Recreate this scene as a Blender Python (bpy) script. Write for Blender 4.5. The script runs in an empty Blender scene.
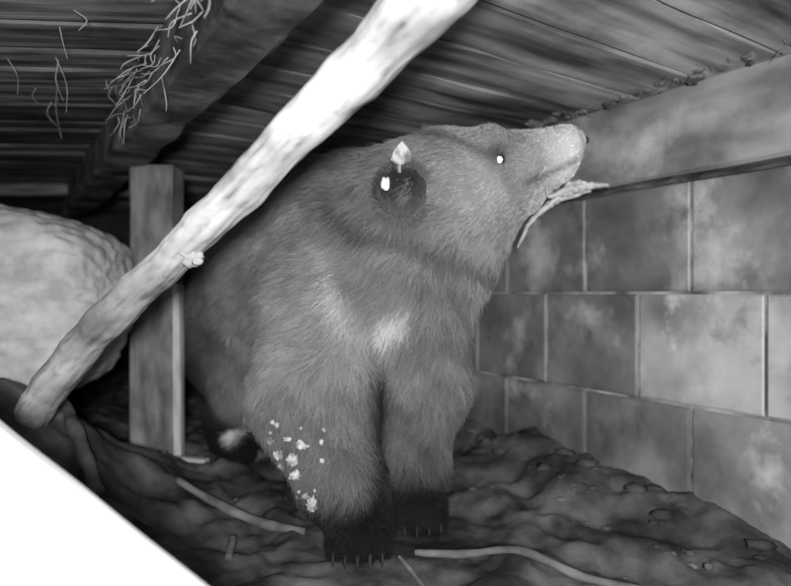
import bpy, math, random
import numpy as np
from mathutils import Vector, noise, Matrix
random.seed(4); rng=np.random.default_rng(7)
S=bpy.context.scene
COL=S.collection
def link(o,parent=None):
    COL.objects.link(o)
    if parent: o.parent=parent
    return o
def mesh_obj(name,verts,faces,mat=None,smooth=False,parent=None):
    me=bpy.data.meshes.new(name); me.from_pydata([tuple(v) for v in verts],[],[tuple(f) for f in faces]); me.update()
    if smooth: me.polygons.foreach_set('use_smooth',[True]*len(me.polygons))
    o=bpy.data.objects.new(name,me)
    if mat: me.materials.append(mat)
    return link(o,parent)
def g3(v): return (v,v,v,1)
def noise_mat(name,lo,hi,scale=8,mapscale=(1,1,1),rough=.85,bump=.3,bdist=.01,detail=8,p0=.35,p1=.65,patch=None,attr=None,spec=.3,patchmap=(1,1,1)):
    m=bpy.data.materials.new(name); m.use_nodes=True; n=m.node_tree.nodes; L=m.node_tree.links
    b=n['Principled BSDF']; b.inputs['Roughness'].default_value=rough
    b.inputs['Specular IOR Level'].default_value=spec
    tc=n.new('ShaderNodeTexCoord'); mp=n.new('ShaderNodeMapping'); mp.inputs['Scale'].default_value=mapscale
    L.new(tc.outputs['Object'],mp.inputs['Vector'])
    t=n.new('ShaderNodeTexNoise'); t.inputs['Scale'].default_value=scale; t.inputs['Detail'].default_value=detail
    L.new(mp.outputs['Vector'],t.inputs['Vector'])
    r=n.new('ShaderNodeValToRGB'); r.color_ramp.elements[0].position=p0; r.color_ramp.elements[1].position=p1
    r.color_ramp.elements[0].color=g3(lo); r.color_ramp.elements[1].color=g3(hi)
    L.new(t.outputs['Fac'],r.inputs['Fac']); out=r.outputs['Color']
    if patch:   # list of (scale, color, p0, p1)
        for pt in (patch if isinstance(patch,list) else [patch]):
            mp2=n.new('ShaderNodeMapping'); mp2.inputs['Scale'].default_value=patchmap; mp2.inputs['Location'].default_value=(pt[0],0,pt[1])
            L.new(tc.outputs['Object'],mp2.inputs['Vector'])
            t2=n.new('ShaderNodeTexNoise'); t2.inputs['Scale'].default_value=pt[0]; t2.inputs['Detail'].default_value=9; t2.inputs['Roughness'].default_value=.62
            L.new(mp2.outputs['Vector'],t2.inputs['Vector'])
            r2=n.new('ShaderNodeValToRGB'); r2.color_ramp.elements[0].position=pt[2]; r2.color_ramp.elements[1].position=pt[3]
            L.new(t2.outputs['Fac'],r2.inputs['Fac'])
            mx=n.new('ShaderNodeMix'); mx.data_type='RGBA'
            L.new(r2.outputs['Color'],mx.inputs[0]); L.new(out,mx.inputs[6]); mx.inputs[7].default_value=g3(pt[1]); out=mx.outputs[2]
    if attr:
        a=n.new('ShaderNodeAttribute'); a.attribute_name=attr
        mx=n.new('ShaderNodeMix'); mx.data_type='RGBA'; mx.blend_type='MULTIPLY'; mx.inputs[0].default_value=1
        L.new(out,mx.inputs[6]); L.new(a.outputs['Color'],mx.inputs[7]); out=mx.outputs[2]
    L.new(out,b.inputs['Base Color'])
    if bump:
        bp=n.new('ShaderNodeBump'); bp.inputs['Strength'].default_value=bump; bp.inputs['Distance'].default_value=bdist
        L.new(t.outputs['Fac'],bp.inputs['Height']); L.new(bp.outputs['Normal'],b.inputs['Normal'])
    return m
def set_attr(o,name,vals,dom='POINT'):
    a=o.data.color_attributes.new(name=name,type='FLOAT_COLOR',domain=dom)
    v=np.ones((len(vals),4)); v[:,:3]=np.asarray(vals)[:,None]; a.data.foreach_set('color',v.ravel())
def box_vf(c,ax,ay,az):
    c,ax,ay,az=map(Vector,(c,ax,ay,az)); v=[]
    for sx in(-1,1):
        for sy in(-1,1):
            for sz in(-1,1): v.append(c+ax*sx+ay*sy+az*sz)
    f=[(0,1,3,2),(4,6,7,5),(0,4,5,1),(2,3,7,6),(0,2,6,4),(1,5,7,3)]
    return v,f
def rough_beam(name,a,b,w,h,mat,side=None,nseg=40,amp=.003,parent=None,bev=.006,seed=0,grain=1.0):
    a=Vector(a);b=Vector(b);d=(b-a); Ln=d.length; d.normalize()
    up=Vector((0,0,1)) if side is None else Vector(side)
    s=d.cross(up).normalized(); u=s.cross(d).normalized()
    prof=[(-w/2+bev,-h/2),(0,-h/2),(w/2-bev,-h/2),(w/2,-h/2+bev),(w/2,0),(w/2,h/2-bev),(w/2-bev,h/2),(0,h/2),(-w/2+bev,h/2),(-w/2,h/2-bev),(-w/2,0),(-w/2,-h/2+bev)]
    n=len(prof); V=[];F=[]
    for i in range(nseg+1):
        t=i/nseg; p=a+d*Ln*t
        for j,(x,y) in enumerate(prof):
            q=p+s*x+u*y
            k=noise.noise(Vector((x*30+seed,y*30,t*Ln*9*grain)))*amp
            V.append(q+(s*x+u*y).normalized()*k)
    for i in range(nseg):
        for j in range(n):
            F.append((i*n+j,i*n+(j+1)%n,(i+1)*n+(j+1)%n,(i+1)*n+j))
    F.append(tuple(range(n))[::-1]); F.append(tuple(nseg*n+j for j in range(n)))
    return mesh_obj(name,V,F,mat,False,parent)
def tube_vf(pts,rads,ns=8,amp=0,seed=0,flat=1.0,freq=25):
    pts=[Vector(p) for p in pts]; V=[];F=[]; n=len(pts); prev=None
    for i,p in enumerate(pts):
        d=(pts[min(i+1,n-1)]-pts[max(i-1,0)]).normalized()
        if prev is None:
            s=d.cross(Vector((0,0,1)));
            if s.length<.1: s=d.cross(Vector((0,1,0)))
        else: s=prev-d*prev.dot(d)
        s.normalize(); prev=s; u=d.cross(s)
        for j in range(ns):
            an=2*math.pi*j/ns; q=s*math.cos(an)+u*math.sin(an)*flat
            r=rads[i]
            if amp: r*=1+amp*noise.fractal((p+q*rads[i])*freq+Vector((seed,0,0)),1,2,3)
            V.append(p+q*r)
    for i in range(n-1):
        for j in range(ns): F.append((i*ns+j,i*ns+(j+1)%ns,(i+1)*ns+(j+1)%ns,(i+1)*ns+j))
    F.append(tuple(range(ns))[::-1]); F.append(tuple((n-1)*ns+j for j in range(ns)))
    return V,F
def merge(parts):
    V=[];F=[]
    for v,f in parts:
        o=len(V); V+=list(v); F+=[tuple(i+o for i in q) for q in f]
    return V,F
def lerp_pts(ctrl,n):
    c=np.array(ctrl,float); c=np.vstack([2*c[0]-c[1],c,2*c[-1]-c[-2]]); out=[]
    m=len(c)-3
    for i in range(n):
        t=i/(n-1)*m; k=min(int(t),m-1); t-=k; p0,p1,p2,p3=c[k:k+4]
        out.append(.5*((2*p1)+(-p0+p2)*t+(2*p0-5*p1+4*p2-p3)*t*t+(-p0+3*p1-3*p2+p3)*t**3))
    out=np.array(out); return [tuple(x) for x in out[:,:3]],list(out[:,3])

# ---------------------------------------------------------------- layout
D=Vector((-.55,.835,0)).normalized(); N=Vector((.835,.55,0)).normalized()  # along wall / toward wall
W0=Vector((.606,.92,0)); B0=Vector((-.133,.61,0)); CZ=.78
def ceil_sep(): return (W0-B0).dot(N)
import bmesh
def ico(c,r,sub=2,amp=.3,sc=(1,1,1),seed=0,fr=1.6):
    bm=bmesh.new(); bmesh.ops.create_icosphere(bm,subdivisions=sub,radius=1)
    v=[]
    for q in bm.verts:
        k=1+amp*noise.fractal(q.co*fr+Vector((seed,seed*.7,0)),1,2,3)
        v.append(Vector((c[0]+q.co.x*r*sc[0]*k,c[1]+q.co.y*r*sc[1]*k,c[2]+q.co.z*r*sc[2]*k)))
    f=[tuple(x.index for x in p.verts) for p in bm.faces]; bm.free(); return v,f

# ---------------------------------------------------------------- ground
def ground_h(x,y):
    h=.0
    h+=.215*math.exp(-(((x+.68)/.20)**2+((y-.98)/.26)**2))
    h+=.10*math.exp(-(((x+.95)/.4)**2+((y-1.3)/.5)**2))
    dw=(W0-Vector((x,y,0))).dot(N)
    t=(Vector((x,y,0))-W0).dot(D)
    h+=.080*math.exp(-((dw-.02)/.15)**2)*(1/(1+math.exp(-(t-.14)*14)))*(1+.6*noise.noise(Vector((t*7,0,3))))
    p=Vector((x,y,0))
    paw=math.exp(-((x+.01)/.15)**4-((y-.98)/.14)**4)
    amp=1-.75*paw
    n1=noise.fractal(p*4,1,2,2); n2=noise.fractal(p*11+Vector((9,0,0)),1.2,2,5); n3=1-abs(noise.noise(p*17+Vector((2,2,0))))*2
    h+=amp*(.026*n1+.022*n2+.008*n3+.003*abs(noise.noise(p*50)))
    return h-.008
nx,ny=400,340; X0,X1,Y0,Y1=-2.0,1.4,-.2,2.9
V=[];F=[]
for j in range(ny):
    for i in range(nx):
        x=X0+(X1-X0)*i/(nx-1); y=Y0+(Y1-Y0)*j/(ny-1)
        V.append((x,y,ground_h(x,y)))
for j in range(ny-1):
    for i in range(nx-1):
        a=j*nx+i; F.append((a,a+1,a+nx+1,a+nx))
parts=[(V,F)]
for i in range(140):
    if i<80:
        t=random.uniform(.0,1.0); dw=abs(random.gauss(.08,.09))+.03
        p=W0+D*t-N*dw
    else: p=Vector((random.uniform(-.7,.5),random.uniform(.7,1.9),0))
    if abs(p.x)<.15 and .86<p.y<1.14: continue
    r=random.choice([.004,.005,.007,.014])
    parts.append(ico((p.x,p.y,ground_h(p.x,p.y)),r,1 if r<.006 else 2,.6,(1.3,1,.6),i))
V,F=merge(parts)
m_dirt=noise_mat('dirt',.035,.17,12,rough=.95,bump=.8,bdist=.012,patch=[(5,.025,.45,.66),(8,.26,.60,.8)],spec=.1)
mesh_obj('ground',V,F,m_dirt,True)

# ---------------------------------------------------------------- block wall
m_block=noise_mat('concrete_block',.12,.34,6,(1,1,1),rough=.5,bump=.45,bdist=.004,patch=[(4.2,.08,.44,.68),(4.6,.75,.54,.74),(9,.06,.55,.78)],patchmap=(1.1,1.1,.9),attr='tone',spec=.45)
V=[];F=[];tone=[]
def block(t0,t1,z0,z1,tn,depth=.15,bev=.004):
    b=len(V); j=random.uniform(-.002,.002)
    for (tt,zz,dd) in [(t0,z0,depth),(t1,z0,depth),(t1,z1,depth),(t0,z1,depth),
                       (t0,z0,bev),(t1,z0,bev),(t1,z1,bev),(t0,z1,bev),
                       (t0+bev,z0+bev,j),(t1-bev,z0+bev,j),(t1-bev,z1-bev,j),(t0+bev,z1-bev,j)]:
        q=W0+D*tt+N*dd; V.append((q.x,q.y,zz)); tone.append(tn)
    for q in [(0,1,2,3),(0,4,5,1),(1,5,6,2),(2,6,7,3),(3,7,4,0),(4,8,9,5),(5,9,10,6),(6,10,11,7),(7,11,8,4),(8,11,10,9)]:
        F.append(tuple(x+b for x in q))
BL=.228
for row in range(-1,3):
    off=.037 if row%2==1 else .16-BL
    for k in range(-5,11):
        t0=off+k*BL; tn=random.uniform(.75,1.1)
        if row==1 and k in(0,-1): tn=1.7      # salt-bloomed blocks
        block(t0+.0015,t0+BL-.0015,row*.2+.002,row*.2+.198,tn)
wr=mesh_obj('wall_right',V,F,m_block); set_attr(wr,'tone',tone)
m_mortar=noise_mat('mortar',.08,.45,14,rough=.95,bump=.5)
c=W0+D*.7+N*.0785; v,f=box_vf((c.x,c.y,.195),D*1.8,N*.075,(0,0,.402))
o=mesh_obj('mortar_bed',v,f,m_mortar,parent=wr)
m_rim=noise_mat('rim_board_wood',.18,.38,5,(1,1,3),rough=.6,bump=.3,bdist=.004,patch=[(4,.62,.56,.74),(6,.08,.48,.76)])
rough_beam('rim_joist',W0-D*1.1+N*.052+Vector((0,0,.70)),W0+D*2.4+N*.052+Vector((0,0,.70)),.05,.165,m_rim,amp=.004)
m_dark=noise_mat('dark_weathered_wood',.04,.13,14,rough=.9,bump=.5)
V=[];F=[]; ns=420
for i in range(ns+1):
    t=-.6+2.6*i/ns; q0=W0+D*t
    n1=noise.fractal(Vector((t*22,0,0)),1,2,4); n2=noise.fractal(Vector((t*30,4,0)),1,2,4); n3=noise.fractal(Vector((t*9,8,0)),1,2,3)
    ou=-.006+.008*n1; tp=.607+.007*n2+.006*n3; bt=.597+.006*n3
    for (dd,zz) in [(.03,.592),(ou*.3,bt),(ou,(bt+tp)/2),(ou*.2+.004,tp),(.03,tp+.006)]:
        q=q0+N*dd; V.append((q.x,q.y,zz))
for i in range(ns):
    for j in range(4): F.append((i*5+j,i*5+j+1,(i+1)*5+j+1,(i+1)*5+j))
mesh_obj('dirt_ledge',V,F,m_dark,False,parent=wr)
v,f=box_vf((-.3,2.95,.4),(2.2,0,0),(0,.05,0),(0,0,.45)); mesh_obj('wall_back',v,f,noise_mat('back_wall_soil',.02,.06,6))
v,f=box_vf((-2.05,1.3,.4),(.05,0,0),(0,1.7,0),(0,0,.45)); mesh_obj('wall_left',v,f,noise_mat('left_wall_soil',.02,.06,6))

# ---------------------------------------------------------------- ceiling planks
def plank_vf(x0a,x1a,x0b,x1b,y0,y1,z,th=.02,nseg=24,seed=0):
    V=[];F=[]
    for i in range(nseg+1):
        s=i/nseg
        w=.004*noise.noise(Vector((s*9,seed,0))); w2=.004*noise.noise(Vector((s*9,seed,5))); dz=.006*noise.noise(Vector((s*4,seed,9)))
        xa=x0a+(x1a-x0a)*s; xb=x0b+(x1b-x0b)*s
        V+= [(xa,y0+w,z+dz+.003),(xa,y0+.004+w,z+dz),(xb,y1-.004+w2,z+dz),(xb,y1+w2,z+dz+.003),(xb,y1+w2,z+th),(xa,y0+w,z+th)]
    for i in range(nseg):
        for j in range(6): F.append((i*6+j,(i+1)*6+j,(i+1)*6+(j+1)%6,i*6+(j+1)%6))
    F.append((0,1,2,3,4,5)); F.append(tuple(nseg*6+5-j for j in range(6)))
    return V,F
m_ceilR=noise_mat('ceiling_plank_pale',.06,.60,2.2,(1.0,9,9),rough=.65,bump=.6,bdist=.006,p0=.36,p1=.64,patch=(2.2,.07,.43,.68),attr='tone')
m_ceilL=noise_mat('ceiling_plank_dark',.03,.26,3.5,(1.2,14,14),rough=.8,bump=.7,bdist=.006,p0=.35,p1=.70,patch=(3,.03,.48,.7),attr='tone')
ceil=bpy.data.objects.new('ceiling',None); link(ceil)
sep=ceil_sep(); parts=[];tone=[]
t=-1.4; i=0
while t<3.2:
    w=random.uniform(.10,.14); v,f=plank_vf(.0,sep+.06,.0,sep+.06,t,t+w-.002,random.uniform(0,.002),seed=i)
    parts.append((v,f)); tone+=[random.uniform(.85,1.1)]*len(v); t+=w; i+=1
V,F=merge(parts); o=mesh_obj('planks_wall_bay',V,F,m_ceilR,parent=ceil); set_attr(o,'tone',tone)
o.matrix_world=Matrix.Translation((B0.x,B0.y,CZ))@Matrix.Rotation(math.atan2(N.y,N.x),4,'Z')
parts=[];tone=[]
aL=math.radians(4); RL=Matrix.Rotation(-aL,4,'Z'); bl=RL@D; yv=-1.4;i=0
while yv<2.7:
    w=random.uniform(.06,.10)
    xa=bl.x/bl.y*yv; xb=bl.x/bl.y*(yv+w)
    v,f=plank_vf(-2.6,xa,-2.6,xb,yv,yv+w-.009,random.uniform(0,.008),seed=i+50,nseg=60)
    parts.append((v,f)); tone+=[random.uniform(.5,1.2)]*len(v); yv+=w;i+=1
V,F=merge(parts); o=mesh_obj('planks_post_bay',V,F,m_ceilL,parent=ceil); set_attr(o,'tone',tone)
o.matrix_world=Matrix.Translation((B0.x,B0.y,CZ))@Matrix.Rotation(aL,4,'Z')
v,f=box_vf((-.3,1.3,CZ+.05),(2.2,0,0),(0,1.8,0),(0,0,.01)); mesh_obj('subfloor_cover',v,f,m_dark,parent=ceil)

m_joist=noise_mat('joist_wood',.05,.20,6,(2,2,2),rough=.8,bump=.6,bdist=.006,patch=(7,.02,.46,.66))
a=B0-D*.7+N*.01; b=B0+D*1.9+N*.01
rough_beam('ceiling_joist',(a.x,a.y,CZ-.045),(b.x,b.y,CZ-.045),.085,.09,m_joist,amp=.008,nseg=110)
rough_beam('cross_joist',(-2.0,2.06,CZ-.02),(-.85,2.12,CZ-.02),.06,.04,noise_mat('cross_joist_wood',.1,.3,8,(1,8,8)),amp=.004)
m_post=noise_mat('post_wood',.10,.30,9,(3,3,1.0),rough=.75,bump=.5,bdist=.004,patch=(8,.08,.5,.8))
post=bpy.data.objects.new('support_post',None); link(post)
rough_beam('post_timber',(-.560,1.41,-.05),(-.560,1.41,CZ-.088),.100,.085,m_post,side=(0,1,0),amp=.003,parent=post,nseg=50)
rough_beam('post_side_lath',(-.500,1.385,-.03),(-.503,1.385,.42),.018,.03,noise_mat('lath_wood',.45,.75,9,(3,3,1)),side=(0,1,0),amp=.002,parent=post,nseg=40,bev=.003)

# ---------------------------------------------------------------- diagonal peeled pole
m_pole=noise_mat('peeled_pole_wood',.40,.74,9,(1,1,1),rough=.6,bump=.9,bdist=.006,attr='tone',spec=.3,patch=(22,.25,.58,.8))
PC=[(-.60,.985,.18,.024),(-.558,.95,.235,.028),(-.44,.885,.345,.030),(-.275,.785,.462,.027),(-.12,.69,.577,.030),(.04,.595,.70,.038),(.118,.55,.77,.040)]
NSG,NSR=360,44
p,r=lerp_pts(PC,NSG)
pv,pf=tube_vf(p,r,NSR,.20,3,.8,13)
tone=[]
for i in range(NSG):
    for j in range(NSR):
        an=2*math.pi*j/NSR; q=Vector((math.cos(an)*3.5,math.sin(an)*3.5,i/NSG*9))
        k=noise.fractal(q,1,2,4); k2=noise.fractal(Vector((q.x*.3,q.y*.3,i/NSG*12+5)),1,2,3); k3=noise.fractal(Vector((q.x*1.5,q.y*1.5,i/NSG*60)),1,2,3)
        f=i/NSG; low=1-.45*math.exp(-((f-.36)/.07)**2)*(.6+.4*math.sin(an*2))
        tone.append(max(.12,min(1.15,(1.0-.6*max(0,k-.05)-.6*max(0,k2-.1)-.45*max(0,k3-.1)-(.5*(1-f/.10) if f<.10 else 0))*low)))
for idx in range(len(pv)):
    i,j=divmod(idx,NSR); an=2*math.pi*j/NSR
    k=noise.noise(Vector((math.cos(an)*6,math.sin(an)*6,i/NSG*7)))
    ctr=Vector(p[i]); pv[idx]=ctr+(pv[idx]-ctr)*(1+.09*k)
kn=[ico((-.264,.776,.447),.014,3,.5,(1,.8,.9),3),ico((-.252,.765,.440),.006,3,.5,(1.2,.8,.8),6)]
V,F=merge([(pv,pf)]+kn); tone+= [.8]*sum(len(e[0]) for e in kn)
o=mesh_obj('peeled_log_brace',V,F,m_pole,True); set_attr(o,'tone',tone)

# foreground white board
m_white=noise_mat('white_painted_board',.72,.88,6,(1,1,1),rough=.6,bump=.25,bdist=.002)
A=Vector((-.36,.55,.283)); B=Vector((-.13,.42,.195)); d=(B-A).normalized()
nrm=Vector((.25,-.75,.60)); nrm=(nrm-d*nrm.dot(d)).normalized(); wv=d.cross(nrm).normalized()
if wv.z>0: wv=-wv
off=wv*.075-nrm*.018
rough_beam('white_board',A-d*.35+off,B+d*.42+off,.036,.15,m_white,side=wv,amp=.0015,nseg=40,bev=.005)

# insulation bundle
m_ins=noise_mat('insulation_fibre',.40,.62,24,(1,1,1),rough=.95,bump=.6,bdist=.006,detail=6,spec=.05)
bm=bmesh.new(); bmesh.ops.create_icosphere(bm,subdivisions=7,radius=1); V=[]
for q in bm.verts:
    n=q.co; nn_=(abs(n.x)**7+abs(n.y)**7+abs(n.z)**7)**(1/7)
    k=.32; x=n.x*k+n.x/nn_*(1-k); y=n.y*k+n.y/nn_*(1-k); z=n.z*k+n.z/nn_*(1-k)
    p=Vector((x*.35,y*.17,z*.21)); p.z-=.13*p.x*(.5+.5*z); p.x-=.045*max(0,-z)
    w=noise.noise(Vector((p.x*5,p.y*5,p.z*6)))*.014
    u=p+Vector((.02*noise.noise(p*12),0,.02*noise.noise(p*12+Vector((5,5,5)))))
    w+=.0060*noise.noise(Vector((u.x*34,u.y*26,u.z*64)))+.0025*noise.fractal(p*60,1,2,3)
    V.append(p+n*w+Vector((-.905,1.24,.385)))
F=[tuple(x.index for x in p.verts) for p in bm.faces]; bm.free()
mesh_obj('insulation_bundle',V,F,m_ins,True)

# ---------------------------------------------------------------- sticks, splintered wood, straw
m_stick=noise_mat('stick_bark',.08,.22,20,rough=.85,bump=.5)
def stick(name,pts,mat=m_stick):
    ctrl=[(x,y,ground_h(x,y)+dz,r) for (x,y,dz,r) in pts]; p,r=lerp_pts(ctrl,40); v,f=tube_vf(p,r,9,.3,2); return mesh_obj(name,v,f,mat,True)
stick('fallen_stick',[(-.40,1.10,.010,.006),(-.30,1.07,.006,.008),(-.22,1.04,.006,.008),(-.15,.99,.004,.006)])
stick('fallen_stick.001',[(.03,.92,.006,.005),(.10,.905,.010,.006),(.18,.87,.010,.006),(.26,.84,.008,.006),(.34,.82,.006,.004)])
stick('fallen_stick.002',[(.005,.90,.010,.003),(.025,.86,.01,.004),(.05,.78,.01,.003)])
stick('fallen_stick.003',[(-.60,1.08,.01,.010),(-.53,1.0,.012,.012),(-.46,.93,.01,.010)],noise_mat('dark_bark',.04,.14,20,bump=.6))
stick('fallen_stick.004',[(-.255,.94,.02,.006),(-.25,.92,.02,.006),(-.24,.86,.01,.006)])
rough_beam('scrap_plank',(-.495,1.335,.032),(-.415,1.32,.030),.02,.01,noise_mat('scrap_wood',.4,.6,9),amp=.002,bev=.002)
m_splint=noise_mat('splintered_wood',.55,.85,20,rough=.7,bump=.5)
parts=[]
for ctrl in [[(.242,1.19,.49,.003),(.262,1.195,.53,.008),(.292,1.205,.563,.010),(.335,1.205,.590,.013),(.39,1.205,.605,.006)],
             [(.305,1.195,.575,.006),(.335,1.195,.600,.018),(.365,1.20,.614,.018),(.42,1.18,.612,.005)],
             [(.30,1.185,.59,.006),(.35,1.185,.603,.018),(.39,1.19,.608,.005)]]:
    p,r=lerp_pts(ctrl,30); parts.append(tube_vf(p,r,10,.7,4,.5,70))
V,F=merge(parts); mesh_obj('splintered_wood',V,F,m_splint)
m_straw=noise_mat('straw',.12,.34,30,rough=.8,bump=0)
def strand(a,b,bow,r=.0011):
    a=Vector(a);b=Vector(b); m=(a+b)/2+Vector(bow); p,rr=lerp_pts([(*a,r),(*m,r),(*b,r*.5)],9); return tube_vf(p,rr,4)
parts=[]
for i in range(60):
    t=random.uniform(.02,.6); q=B0+D*t-N*random.uniform(.035,.05)
    a=Vector((q.x,q.y,CZ-random.uniform(.0,.09))); ln=random.uniform(.03,.09)
    b=a+Vector((random.uniform(-.8,.1)*ln,random.uniform(-.2,.2)*ln,-random.uniform(.1,.8)*ln))
    parts.append(strand(a,b,(random.uniform(-.01,.01),0,random.uniform(-.01,.01)),.0009))
for i in range(22):
    a=Vector((random.uniform(-.75,-.4),random.uniform(.8,1.2),CZ+.003)); ln=random.uniform(.03,.10)
    b=a+Vector((random.uniform(-.15,.3)*ln,0,-ln*random.uniform(.3,1)))
    parts.append(strand(a,b,(random.uniform(-.015,.015),0,0),.0008))
V,F=merge(parts); mesh_obj('hanging_straw',V,F,m_straw)
parts=[]
for i in range(34):
    t=random.uniform(-.2,.9); q=W0+D*t-N*random.uniform(-.005,.03); a=Vector((q.x,q.y,CZ+.004)); ln=random.uniform(.012,.04)
    b=a+Vector((random.uniform(-1,1)*ln,random.uniform(-.3,.3)*ln,-ln*random.uniform(.2,.8)))
    parts.append(strand(a,b,(random.uniform(-.01,.01),0,0),.0012))
for i in range(70):   # crumbs of dirt packed into the ceiling/wall corner
    t=random.uniform(-.2,1.0); q=W0+D*t-N*random.uniform(-.02,.02); parts.append(ico((q.x,q.y,CZ-random.uniform(-.005,.008)),random.uniform(.005,.014),2,.6,(1,1,.6),i))
V,F=merge(parts); mesh_obj('hanging_roots',V,F,noise_mat('root',.05,.25,30,bump=0),parent=ceil)
parts=[]
for k in range(6):
    c=Vector((-.74,.98+.0,.222+k*.012)); ring=[(c.x+.045*math.cos(q),c.y+.045*math.sin(q),c.z) for q in np.linspace(0,2*math.pi,26)]
    parts.append(tube_vf(ring,[.0048]*26,6))
parts.append(tube_vf([(-.74,.98,.20),(-.74,.98,.288)],[.042,.042],24))
V,F=merge(parts); mesh_obj('ribbed_hose',V,F,noise_mat('hose_plastic',.6,.8,5,bump=0),True)

# ---------------------------------------------------------------- BEAR
bear=bpy.data.objects.new('black_bear',None); link(bear)
def sd_cone(P,a,b,r1,r2):
    a=np.array(a);b=np.array(b); ba=b-a; l2=ba@ba; pa=P-a
    t=np.clip((pa@ba)/l2,0,1); d=np.linalg.norm(pa-t[:,None]*ba,axis=1)
    return d-(r1+(r2-r1)*t)
def sd_ell(P,c,R,rot=None):
    q=P-np.array(c)
    if rot is not None: q=q@np.array(rot)
    R=np.array(R); k0=np.linalg.norm(q/R,axis=1); k1=np.linalg.norm(q/R**2,axis=1)+1e-9
    return k0*(k0-1)/k1
def smin(a,b,k):
    h=np.clip(.5+.5*(b-a)/k,0,1); return b*(1-h)+a*h-k*h*(1-h)
ax=np.array([.52,-.80,.12]); ax/=np.linalg.norm(ax)
sd_=np.cross(ax,[0,0,1]); sd_/=np.linalg.norm(sd_); upv=np.cross(sd_,ax); ROT=np.stack([ax,sd_,upv],1)
def chain(P,pts,k,d=None):
    for a,b in zip(pts[:-1],pts[1:]):
        s=sd_cone(P,a[:3],b[:3],a[3],b[3]); d=s if d is None else smin(d,s,k)
    return d
EYE=(.187,1.034,.632)
def bear_sdf(P):
    d=sd_ell(P,(-.385,1.60,.350),(.20,.160,.195),ROT)
    d=smin(d,sd_ell(P,(-.265,1.43,.385),(.25,.18,.215),ROT),.06)
    d=smin(d,sd_ell(P,(-.105,1.24,.465),(.20,.165,.20),ROT),.06)
    d=smin(d,sd_ell(P,(-.01,1.15,.40),(.14,.14,.17),ROT),.05)
    d=smin(d,sd_cone(P,(-.06,1.18,.52),(.085,1.11,.585),.145,.105),.05)
    l1=chain(P,[(-.125,1.12,.36,.130),(-.142,1.06,.21,.100),(-.088,.985,.085,.062),(-.068,.965,.045,.050)],.03)
    l1=smin(l1,sd_ell(P,(-.055,.935,.028),(.052,.068,.034)),.02)
    l2=chain(P,[(.035,1.15,.36,.10),(.050,1.13,.215,.078),(.035,1.10,.085,.052),(.033,1.08,.045,.044)],.03)
    l2=smin(l2,sd_ell(P,(.035,1.045,.028),(.052,.062,.03)),.02)
    for c in (-.036,-.018,0,.018,.036):
        l1=smin(l1,sd_ell(P,(-.055+c*1.0,.885+abs(c)*.35,.020),(.0120,.022,.017)),.008)
        l2=smin(l2,sd_ell(P,(.035+c*1.1,.998+abs(c)*.35,.020),(.0115,.022,.016)),.006)
    h1=chain(P,[(-.41,1.52,.27,.13),(-.335,1.40,.18,.085),(-.42,1.50,.095,.047),(-.40,1.46,.04,.04),(-.36,1.39,.032,.036)],.03)
    h2=chain(P,[(-.27,1.63,.27,.13),(-.19,1.53,.18,.085),(-.28,1.64,.095,.047),(-.26,1.60,.04,.04),(-.22,1.53,.032,.036)],.03)
    d=smin(d,l1,.045); d=smin(d,l2,.035); d=smin(d,h1,.05); d=smin(d,h2,.05)
    d=smin(d,sd_cone(P,(-.46,1.72,.42),(-.48,1.76,.36),.03,.02),.03)
    h=sd_ell(P,(.095,1.105,.588),(.115,.092,.10))
    h=smin(h,sd_cone(P,(.12,1.105,.597),(.205,1.105,.624),.095,.064),.04)
    h=smin(h,sd_cone(P,(.205,1.108,.640),(.300,1.125,.668),.052,.043),.025)     # muzzle
    h=smin(h,sd_ell(P,(.325,1.13,.672),(.028,.036,.041)),.02)
    h=smin(h,sd_cone(P,(.155,1.10,.560),(.23,1.115,.590),.078,.048),.03)        # cheek/jaw
    h=smin(h,sd_cone(P,(.24,1.12,.602),(.312,1.13,.636),.040,.027),.010)      # lower jaw
    h=smin(h,sd_cone(P,(.165,1.058,.660),(.165,1.150,.660),.035,.035),.025)    # brow
    d=smin(d,h,.035)
    d=smin(d,chain(P,[(.155,1.12,.525,.062),(.09,1.13,.455,.083),(.03,1.13,.38,.11)],.04),.03)
    for e in (EYE,(.187,1.178,.632)):
        d=-smin(-d,np.linalg.norm(P-np.array(e),axis=1)-.011,.014)
    s=chain(P,[(.225,1.065,.590,.003),(.275,1.08,.620,.005),(.345,1.10,.648,.005)],.003)
    d=-smin(-d,s,.010)
    return d
hs=.0085
gx=np.arange(-.68,.42,hs); gy=np.arange(.84,1.86,hs); gz=np.arange(-.03,.76,hs)
G=np.stack(np.meshgrid(gx,gy,gz,indexing='ij'),-1); sh=G.shape[:3]
Pf=G.reshape(-1,3); vals=np.concatenate([bear_sdf(Pf[i:i+300000]) for i in range(0,len(Pf),300000)]).reshape(sh)
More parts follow.
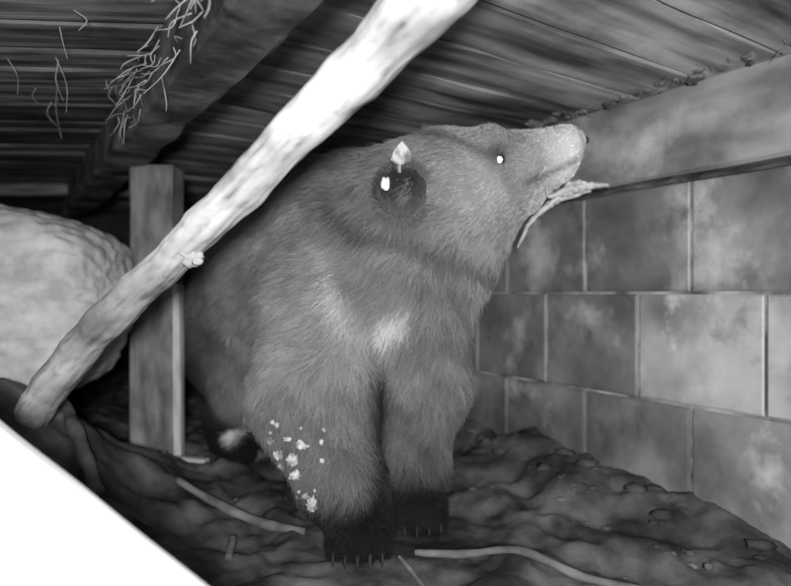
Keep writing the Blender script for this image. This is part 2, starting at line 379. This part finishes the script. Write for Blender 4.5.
def surface_nets(vals):
    sg=vals<0
    cs=tuple(s-1 for s in vals.shape); cnt=np.zeros(cs); acc=np.zeros(cs+(3,))
    offs=[(i,j,k) for i in(0,1) for j in(0,1) for k in(0,1)]
    def sub(a,o): return a[o[0]:o[0]+cs[0],o[1]:o[1]+cs[1],o[2]:o[2]+cs[2]]
    for a in offs:
        for b in offs:
            if sum(b)-sum(a)==1 and all(y>=x for x,y in zip(a,b)):
                va,vb=sub(vals,a),sub(vals,b); cr=(sub(sg,a)!=sub(sg,b))
                t=np.where(cr,va/np.where(cr,va-vb,1),0)
                for c in range(3): acc[...,c]+=cr*(a[c]+t*(b[c]-a[c]))
                cnt+=cr
    act=cnt>0; idx=-np.ones(cs,int); idx[act]=np.arange(act.sum())
    ijk=np.argwhere(act); pos=ijk+acc[act]/cnt[act][:,None]
    F=[]
    for ax_ in range(3):
        o1=[(1,0,0),(0,1,0),(0,0,1)][ax_]; u=(ax_+1)%3; v=(ax_+2)%3
        n=vals.shape; a=sg[:n[0]-o1[0],:n[1]-o1[1],:n[2]-o1[2]]; b=sg[o1[0]:,o1[1]:,o1[2]:]
        e=np.argwhere(a!=b); ok=(e[:,u]>0)&(e[:,v]>0)&(e[:,u]<cs[u])&(e[:,v]<cs[v]); e=e[ok]
        def cell(du,dv):
            q=e.copy(); q[:,u]-=du; q[:,v]-=dv; return idx[q[:,0],q[:,1],q[:,2]]
        q=np.stack([cell(1,1),cell(0,1),cell(0,0),cell(1,0)],1)
        fl=~a[e[:,0],e[:,1],e[:,2]]
        q[fl]=q[fl][:,::-1]; F.append(q)
    return pos,np.concatenate(F)
pos,quads=surface_nets(vals); pos=pos*hs+np.array([gx[0],gy[0],gz[0]])
def grad(P,e=.002):
    g=np.stack([bear_sdf(P+np.eye(3)[i]*e)-bear_sdf(P-np.eye(3)[i]*e) for i in range(3)],1); return g/(np.linalg.norm(g,axis=1)[:,None]+1e-9)
nr=grad(pos); pos=pos-nr*bear_sdf(pos)[:,None]
def fnoise(P,f,ph=0):
    x,y,z=(P*f).T; return (np.sin(x*1.7+np.sin(y*2.1+ph)*1.3+z)+np.sin(y*2.3+np.sin(z*1.9+x)*1.2+ph)+np.sin(z*2.0+np.sin(x*2.2+y)*1.4-ph))/3
headw=1/(1+np.exp(-((pos[:,0]-.05)*40)))*(pos[:,2]>.5)
pos=pos+nr*(fnoise(pos,14)*.006*(1-headw))[:,None]
def sstep(a,b,x): t=np.clip((x-a)/(b-a),0,1); return t*t*(3-2*t)
def front_hit(x,z,y0=.86):
    y=y0
    for _ in range(200):
        s=bear_sdf(np.array([[x,y,z]]))[0]
        if s<.001: return y
        y+=max(s*.8,.001)
        if y>1.8: return None
    return y
SPOTS=[(-.005,1.02,.352,.022,.42),(-.017,1.02,.335,.016,.42),(.016,1.02,.370,.014,.38),(.022,1.02,.350,.010,.36),(-.375,1.38,.075,.020,.5),(-.345,1.38,.095,.014,.5),(-.33,1.36,.13,.012,.4)]
sr_=random.Random(11)
for i in range(60): SPOTS.append((sr_.uniform(-.42,-.14),1.25,sr_.uniform(.30,.56),sr_.uniform(.003,.0065),.45))
def tone_at(P):
    x,y,z=P.T
    t=np.full(len(P),.185)
    t*=1+.32*fnoise(P,9,1)+.25*fnoise(P,30,2)+.20*fnoise(P,75,.5)
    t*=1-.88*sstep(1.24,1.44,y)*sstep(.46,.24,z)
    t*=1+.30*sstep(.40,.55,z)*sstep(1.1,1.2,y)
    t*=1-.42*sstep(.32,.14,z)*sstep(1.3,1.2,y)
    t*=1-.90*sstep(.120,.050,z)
    hd=sstep(.06,.13,x)*sstep(.48,.55,z); t=t*(1-hd)+hd*(.28*(1+.15*fnoise(P,30)+.12*fnoise(P,60,2)))
    mz=sstep(.21,.33,x)*sstep(.5,.56,z); t=t*(1-mz)+mz*.78
    de=np.sqrt(((x-.180)/1.5)**2+((z-.643))**2); t*=1-.72*np.exp(-(de/.016)**2)*sstep(.1,.12,x)
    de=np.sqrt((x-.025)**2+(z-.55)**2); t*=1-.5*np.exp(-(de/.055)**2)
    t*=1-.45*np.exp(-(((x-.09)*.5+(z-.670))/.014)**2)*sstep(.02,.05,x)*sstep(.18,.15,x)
    mz_l=(z-(.590+(x-.225)*.50)); t*=1-.65*np.exp(-(mz_l/.006)**2)*sstep(.22,.24,x)*sstep(.345,.33,x)*sstep(1.13,1.10,y)
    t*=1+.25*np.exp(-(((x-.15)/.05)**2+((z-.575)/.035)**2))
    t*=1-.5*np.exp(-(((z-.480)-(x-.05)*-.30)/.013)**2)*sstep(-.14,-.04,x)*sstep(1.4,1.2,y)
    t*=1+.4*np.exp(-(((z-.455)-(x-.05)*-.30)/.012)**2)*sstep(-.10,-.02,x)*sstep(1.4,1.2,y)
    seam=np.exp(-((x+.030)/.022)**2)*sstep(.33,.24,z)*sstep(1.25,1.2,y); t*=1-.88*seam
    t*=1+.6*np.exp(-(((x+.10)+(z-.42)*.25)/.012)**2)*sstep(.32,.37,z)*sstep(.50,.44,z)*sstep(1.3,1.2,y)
    for (a,b,c,r,w0) in SPOTS:
        d2=(x-a)**2+(z-c)**2+.08*(y-b)**2; w=np.exp(-(d2/(r*r))**2); t=t*(1-w)+w*w0
    return np.clip(t,.008,.9)
def bear_mat(name,rough=.8,mul=1.0):
    m=bpy.data.materials.new(name); m.use_nodes=True; n=m.node_tree.nodes; L=m.node_tree.links; b=n['Principled BSDF']
    a=n.new('ShaderNodeAttribute'); a.attribute_name='tone'
    mx=n.new('ShaderNodeMix'); mx.data_type='RGBA'; mx.blend_type='MULTIPLY'; mx.inputs[0].default_value=1; mx.inputs[7].default_value=g3(mul)
    L.new(a.outputs['Color'],mx.inputs[6]); L.new(mx.outputs[2],b.inputs['Base Color'])
    b.inputs['Roughness'].default_value=rough; b.inputs['Specular IOR Level'].default_value=.12; return m
m_skin=bear_mat('bear_undercoat',.95,.85); m_fur=bear_mat('bear_guard_hair',.8,1.35)
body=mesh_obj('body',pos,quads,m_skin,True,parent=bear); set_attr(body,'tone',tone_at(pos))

# ears: rounded shells standing off the skull -----------------------------
EARS=[]
def ear(c,axis,R,H,name,tin=.05,tout=.16):
    axis=Vector(axis).normalized(); up=Vector((0,0,1)); s=axis.cross(up).normalized(); u=s.cross(axis).normalized(); V=[];F=[]
    na=32; c=Vector(c)
    prof=[(0.01,-H),(.50,-H*.95),(.80,-H*.72),(.95,-H*.36),(1.0,-.006),(.97,.002),(.90,.003),(.80,-.003),(.6,-.010),(.4,-.013),(.2,-.014),(0.01,-.014)]
    tn=[]
    for i,(rr,h) in enumerate(prof):
        for k in range(na):
            an=2*math.pi*k/na
            sh=1+.10*max(0,math.sin(an))+.04*math.sin(an*3+1)
            hh=h+ (-.010*max(0,-math.sin(an)) if i>=4 else 0)
            q=c+(s*math.cos(an)*.94+u*math.sin(an)*sh)*rr*R+axis*hh; V.append(q)
            lowm=.5-.5*math.sin(an+.5)
            tn.append(tout*(.75+.5*lowm) if i<=5 else tin*(1-rr)+ (tin+(tout*.8-tin)*lowm)*rr)
    for i in range(len(prof)-1):
        for k in range(na): F.append((i*na+k,i*na+(k+1)%na,(i+1)*na+(k+1)%na,(i+1)*na+k))
    o=mesh_obj(name,V,F,m_skin,True,parent=bear)
    set_attr(o,'tone',tn); EARS.append((np.array([tuple(v) for v in V]),F,np.array(tn),np.array(axis),np.array(c),np.array(s),np.array(u),tin,tout))
ear((.010,.996,.566),(-.10,-.97,.12),.043,.06,'ear_near',.030,.13)
ear((.075,1.165,.690),(.25,-.75,.45),.028,.045,'ear_far',.06,.16)
m_tag=noise_mat('ear_tag_plastic',.7,.9,25,bump=0,rough=.6)
parts=[ico((-.016,.974,.578),.0085,3,.45,(.75,.4,1.25),2)]
mesh_obj('ear_tag_button',*merge(parts),m_tag,True,parent=bear)
tcx,tcy,tcz=.008,.989,.631
V=[(-.016,.0,-.012),(-.002,-.006,-.022),(.018,.0,-.014),(.016,.003,.004),(.003,.008,.022),(-.010,.003,.006)]
V=[(x+tcx,y+tcy,z+tcz) for x,y,z in V]; V=V+[(x,y+.002,z) for x,y,z in V]; F=[(5,4,3,2,1,0),(6,7,8,9,10,11)]+[(i,(i+1)%6,6+(i+1)%6,6+i) for i in range(6)]
sv=tube_vf([(.006,.989,.598),(.006,.989,.615)],[.003,.003],8)
V,F=merge([(V,F),sv])
mesh_obj('ear_tag_flap',V,F,noise_mat('ear_tag_striped',.22,.72,60,(1,.1,.5),bump=0,p0=.42,p1=.55),parent=bear)
# eyes
m_eye=bpy.data.materials.new('eye_gloss'); m_eye.use_nodes=True; b=m_eye.node_tree.nodes['Principled BSDF']
b.inputs['Base Color'].default_value=g3(.03); b.inputs['Roughness'].default_value=.15
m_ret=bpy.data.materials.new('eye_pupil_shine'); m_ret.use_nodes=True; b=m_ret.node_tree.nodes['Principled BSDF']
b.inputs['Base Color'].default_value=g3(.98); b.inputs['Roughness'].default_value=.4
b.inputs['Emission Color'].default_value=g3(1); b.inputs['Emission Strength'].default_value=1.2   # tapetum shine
for s,e in (('near',EYE),('far',(.187,1.178,.632))):
    P=np.array([e]); P=P-grad(P)*bear_sdf(P)[:,None]
    g=grad(P)[0]; c=P[0]-g*.002
    v,f=ico(c,.0105,4,0); mesh_obj('eye_'+s,v,f,m_eye,True,parent=bear)
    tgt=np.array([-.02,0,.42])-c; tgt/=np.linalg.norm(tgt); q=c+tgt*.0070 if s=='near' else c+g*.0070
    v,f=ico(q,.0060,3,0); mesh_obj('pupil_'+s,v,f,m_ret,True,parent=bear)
m_nose=noise_mat('nose_skin',.50,.70,60,bump=.4,rough=.45,spec=.4)
v,f=ico((.345,1.133,.684),.024,4,0,(.6,1.0,1.0)); mesh_obj('nose_pad',v,f,m_nose,True,parent=bear)
m_black=noise_mat('claw_horn',.02,.05,20,bump=.1,rough=.35)
parts=[ico((.356,1.119,.685),.006,3,0,(.8,.8,1.2)),ico((.356,1.147,.685),.006,3,0,(.8,.8,1.2))]
mesh_obj('nostrils',*merge(parts),m_black,True,parent=bear)
parts=[]
for (cx,cy,sp) in ((-.055,.872,1.0),(.035,.984,1.1)):
    for c in (-.036,-.018,0,.018,.036):
        x=cx+c*sp; y=cy+abs(c)*.35
        p,r=lerp_pts([(x,y+.008,.020,.0046),(x,y-.004,.019,.0040),(x,y-.012,.011,.0028),(x,y-.016,.003,.0008)],10); parts.append(tube_vf(p,r,7))
mesh_obj('claws',*merge(parts),noise_mat('claw_grey',.01,.03,30,bump=.1,rough=.7),True,parent=bear)
parts=[];k=0
fr_=random.Random(5)
FL=[(-.205,.158,.007),(-.190,.136,.009),(-.186,.112,.008),(-.164,.134,.010),(-.148,.160,.008),(-.172,.168,.005),(-.158,.111,.007),(-.128,.075,.010),(-.140,.085,.005)]
FL+=[(fr_.uniform(-.22,-.11),fr_.uniform(.07,.20),fr_.uniform(.002,.004)) for _ in range(16)]
for (x,z,r) in FL:
    y=front_hit(x,z)
    if y is None or y>1.2: continue
    parts.append(ico((x,y-.008,z),r,3,.8,(fr_.uniform(.8,1.3),.45,fr_.uniform(.7,1.2)),k,2.4)); k+=3
mesh_obj('mud_flakes',*merge(parts),noise_mat('pale_flake',.28,.70,90,bump=.2),True,parent=bear)

# fur ------------------------------------------------------------------
def tri_sample(V,Q,n):
    V=np.asarray(V,float); T=np.concatenate([Q[:,[0,1,2]],Q[:,[0,2,3]]]); A,B,C=V[T[:,0]],V[T[:,1]],V[T[:,2]]
    cr=np.cross(B-A,C-A); ar=np.linalg.norm(cr,axis=1)
    w=ar/ar.sum(); k=rng.choice(len(T),n,p=w); u=rng.random(n);v=rng.random(n); m=u+v>1; u[m]=1-u[m]; v[m]=1-v[m]
    P=A[k]+(B[k]-A[k])*u[:,None]+(C[k]-A[k])*v[:,None]; return P
NH=190000
R=tri_sample(pos,quads,NH); nn=grad(R)
x,y,z=R.T
hd=sstep(.02,.10,x)*sstep(.47,.54,z)
leg=sstep(.30,.22,z)
flow=np.zeros((NH,3)); flow+=np.array([-.5,.62,-.65])
flow=flow*(1-leg)[:,None]+leg[:,None]*np.array([-.1,.15,-1.])
flow=flow*(1-hd)[:,None]+hd[:,None]*np.array([-1.,.05,-.35])
cl=np.stack([fnoise(R,40,1),fnoise(R,40,3),fnoise(R,40,5)],1)*.35+rng.standard_normal((NH,3))*.20
flow=flow+cl
flow=flow-nn*(flow*nn).sum(1)[:,None]; flow/=np.linalg.norm(flow,axis=1)[:,None]+1e-6
ln=.038*(1-.35*leg)*(1-hd)+.013*hd; mz=sstep(.22,.30,x)*sstep(.5,.56,z); ln=ln*(1-.6*mz); ln*=1-.6*sstep(.08,.03,z)
ln*=rng.uniform(.6,1.25,NH)
lift=(.48+.14*rng.standard_normal(NH))*(1-.5*hd)
keep=(np.linalg.norm(R-np.array([EYE[0],1.040,EYE[2]]),axis=1)>.017)&(x<.342)&(z>.012)
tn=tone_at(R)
for (EV,EF,ET,EA,EC,ES,EU,tin,tout) in EARS:
    ne=6000; q=np.array([f for f in EF]); P=tri_sample(EV,q,ne)
    rel=P-EC; h=rel@EA; rad=rel-h[:,None]*EA; rl=np.linalg.norm(rad,axis=1)+1e-6; Rm=rl.max(); od=rad/rl[:,None]
    inner=(h>-.024)&(rl<Rm*.86)
    nrm_=np.where(inner[:,None],EA,od*.8+EA*.2)
    fl=np.where(inner[:,None],EU*.9+ES*.35,od*.6+EU*.3+EA*.4)+rng.standard_normal((ne,3))*.3
    fl=fl/np.linalg.norm(fl,axis=1)[:,None]
    sn=od@EU; lowm=.5-.5*sn; rr=rl/Rm
    R=np.concatenate([R,P]); nn=np.concatenate([nn,nrm_]); flow=np.concatenate([flow,fl]); ln=np.concatenate([ln,rng.uniform(.007,.018,ne)])
    lift=np.concatenate([lift,np.full(ne,.5)]); keep=np.concatenate([keep,np.ones(ne,bool)])
    tn=np.concatenate([tn,np.where(inner,tin+(tout*.9-tin)*lowm**1.5*rr,tout*(.75+.5*lowm))])
NT=len(R); pts=np.zeros((NT,4,3))
for s in range(4):
    a=s/3; pts[:,s]=R-nn*.001+ln[:,None]*(flow*a*(0.75+.25*a)+nn*(lift*a*(1-.45*a))[:,None])+rng.standard_normal((NT,3))*.0014*a
pts=pts[keep]; n=len(pts)
tn=tn[keep]*np.exp(rng.standard_normal(n)*.15)
hc=bpy.data.hair_curves.new('fur'); hc.add_curves([4]*n)
hc.attributes['position'].data.foreach_set('vector',pts.reshape(-1,3).astype(np.float32).ravel())
ra=hc.attributes.get('radius') or hc.attributes.new('radius','FLOAT','POINT')
ra.data.foreach_set('value',np.tile(np.array([.0006,.00055,.0004,.0001],np.float32),n))
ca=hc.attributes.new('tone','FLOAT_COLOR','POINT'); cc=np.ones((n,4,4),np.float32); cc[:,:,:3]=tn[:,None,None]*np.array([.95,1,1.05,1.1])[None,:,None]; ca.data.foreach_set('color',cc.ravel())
hc.materials.append(m_fur); fo=bpy.data.objects.new('fur',hc); link(fo,bear)

# ---------------------------------------------------------------- light, world, camera
def lamp(name,loc,e,size):
    l=bpy.data.lights.new(name,'POINT'); l.energy=e; l.shadow_soft_size=size; o=bpy.data.objects.new(name,l); o.location=loc; link(o); return o
lamp('infrared_lamp',(.03,-.24,.45),70,.05)
w=bpy.data.worlds.new('World'); S.world=w; w.use_nodes=True; w.node_tree.nodes['Background'].inputs[0].default_value=g3(.5); w.node_tree.nodes['Background'].inputs[1].default_value=.08
cam=bpy.data.cameras.new('camera'); cam.lens=27.3; cam.sensor_width=36; cam.clip_start=.01
cam.dof.use_dof=True; cam.dof.focus_distance=.82; cam.dof.aperture_fstop=2.6
co=bpy.data.objects.new('camera',cam); co.location=(0,0,.40); co.rotation_euler=(math.radians(90),0,0); link(co); S.camera=co
S.view_settings.view_transform='Standard'
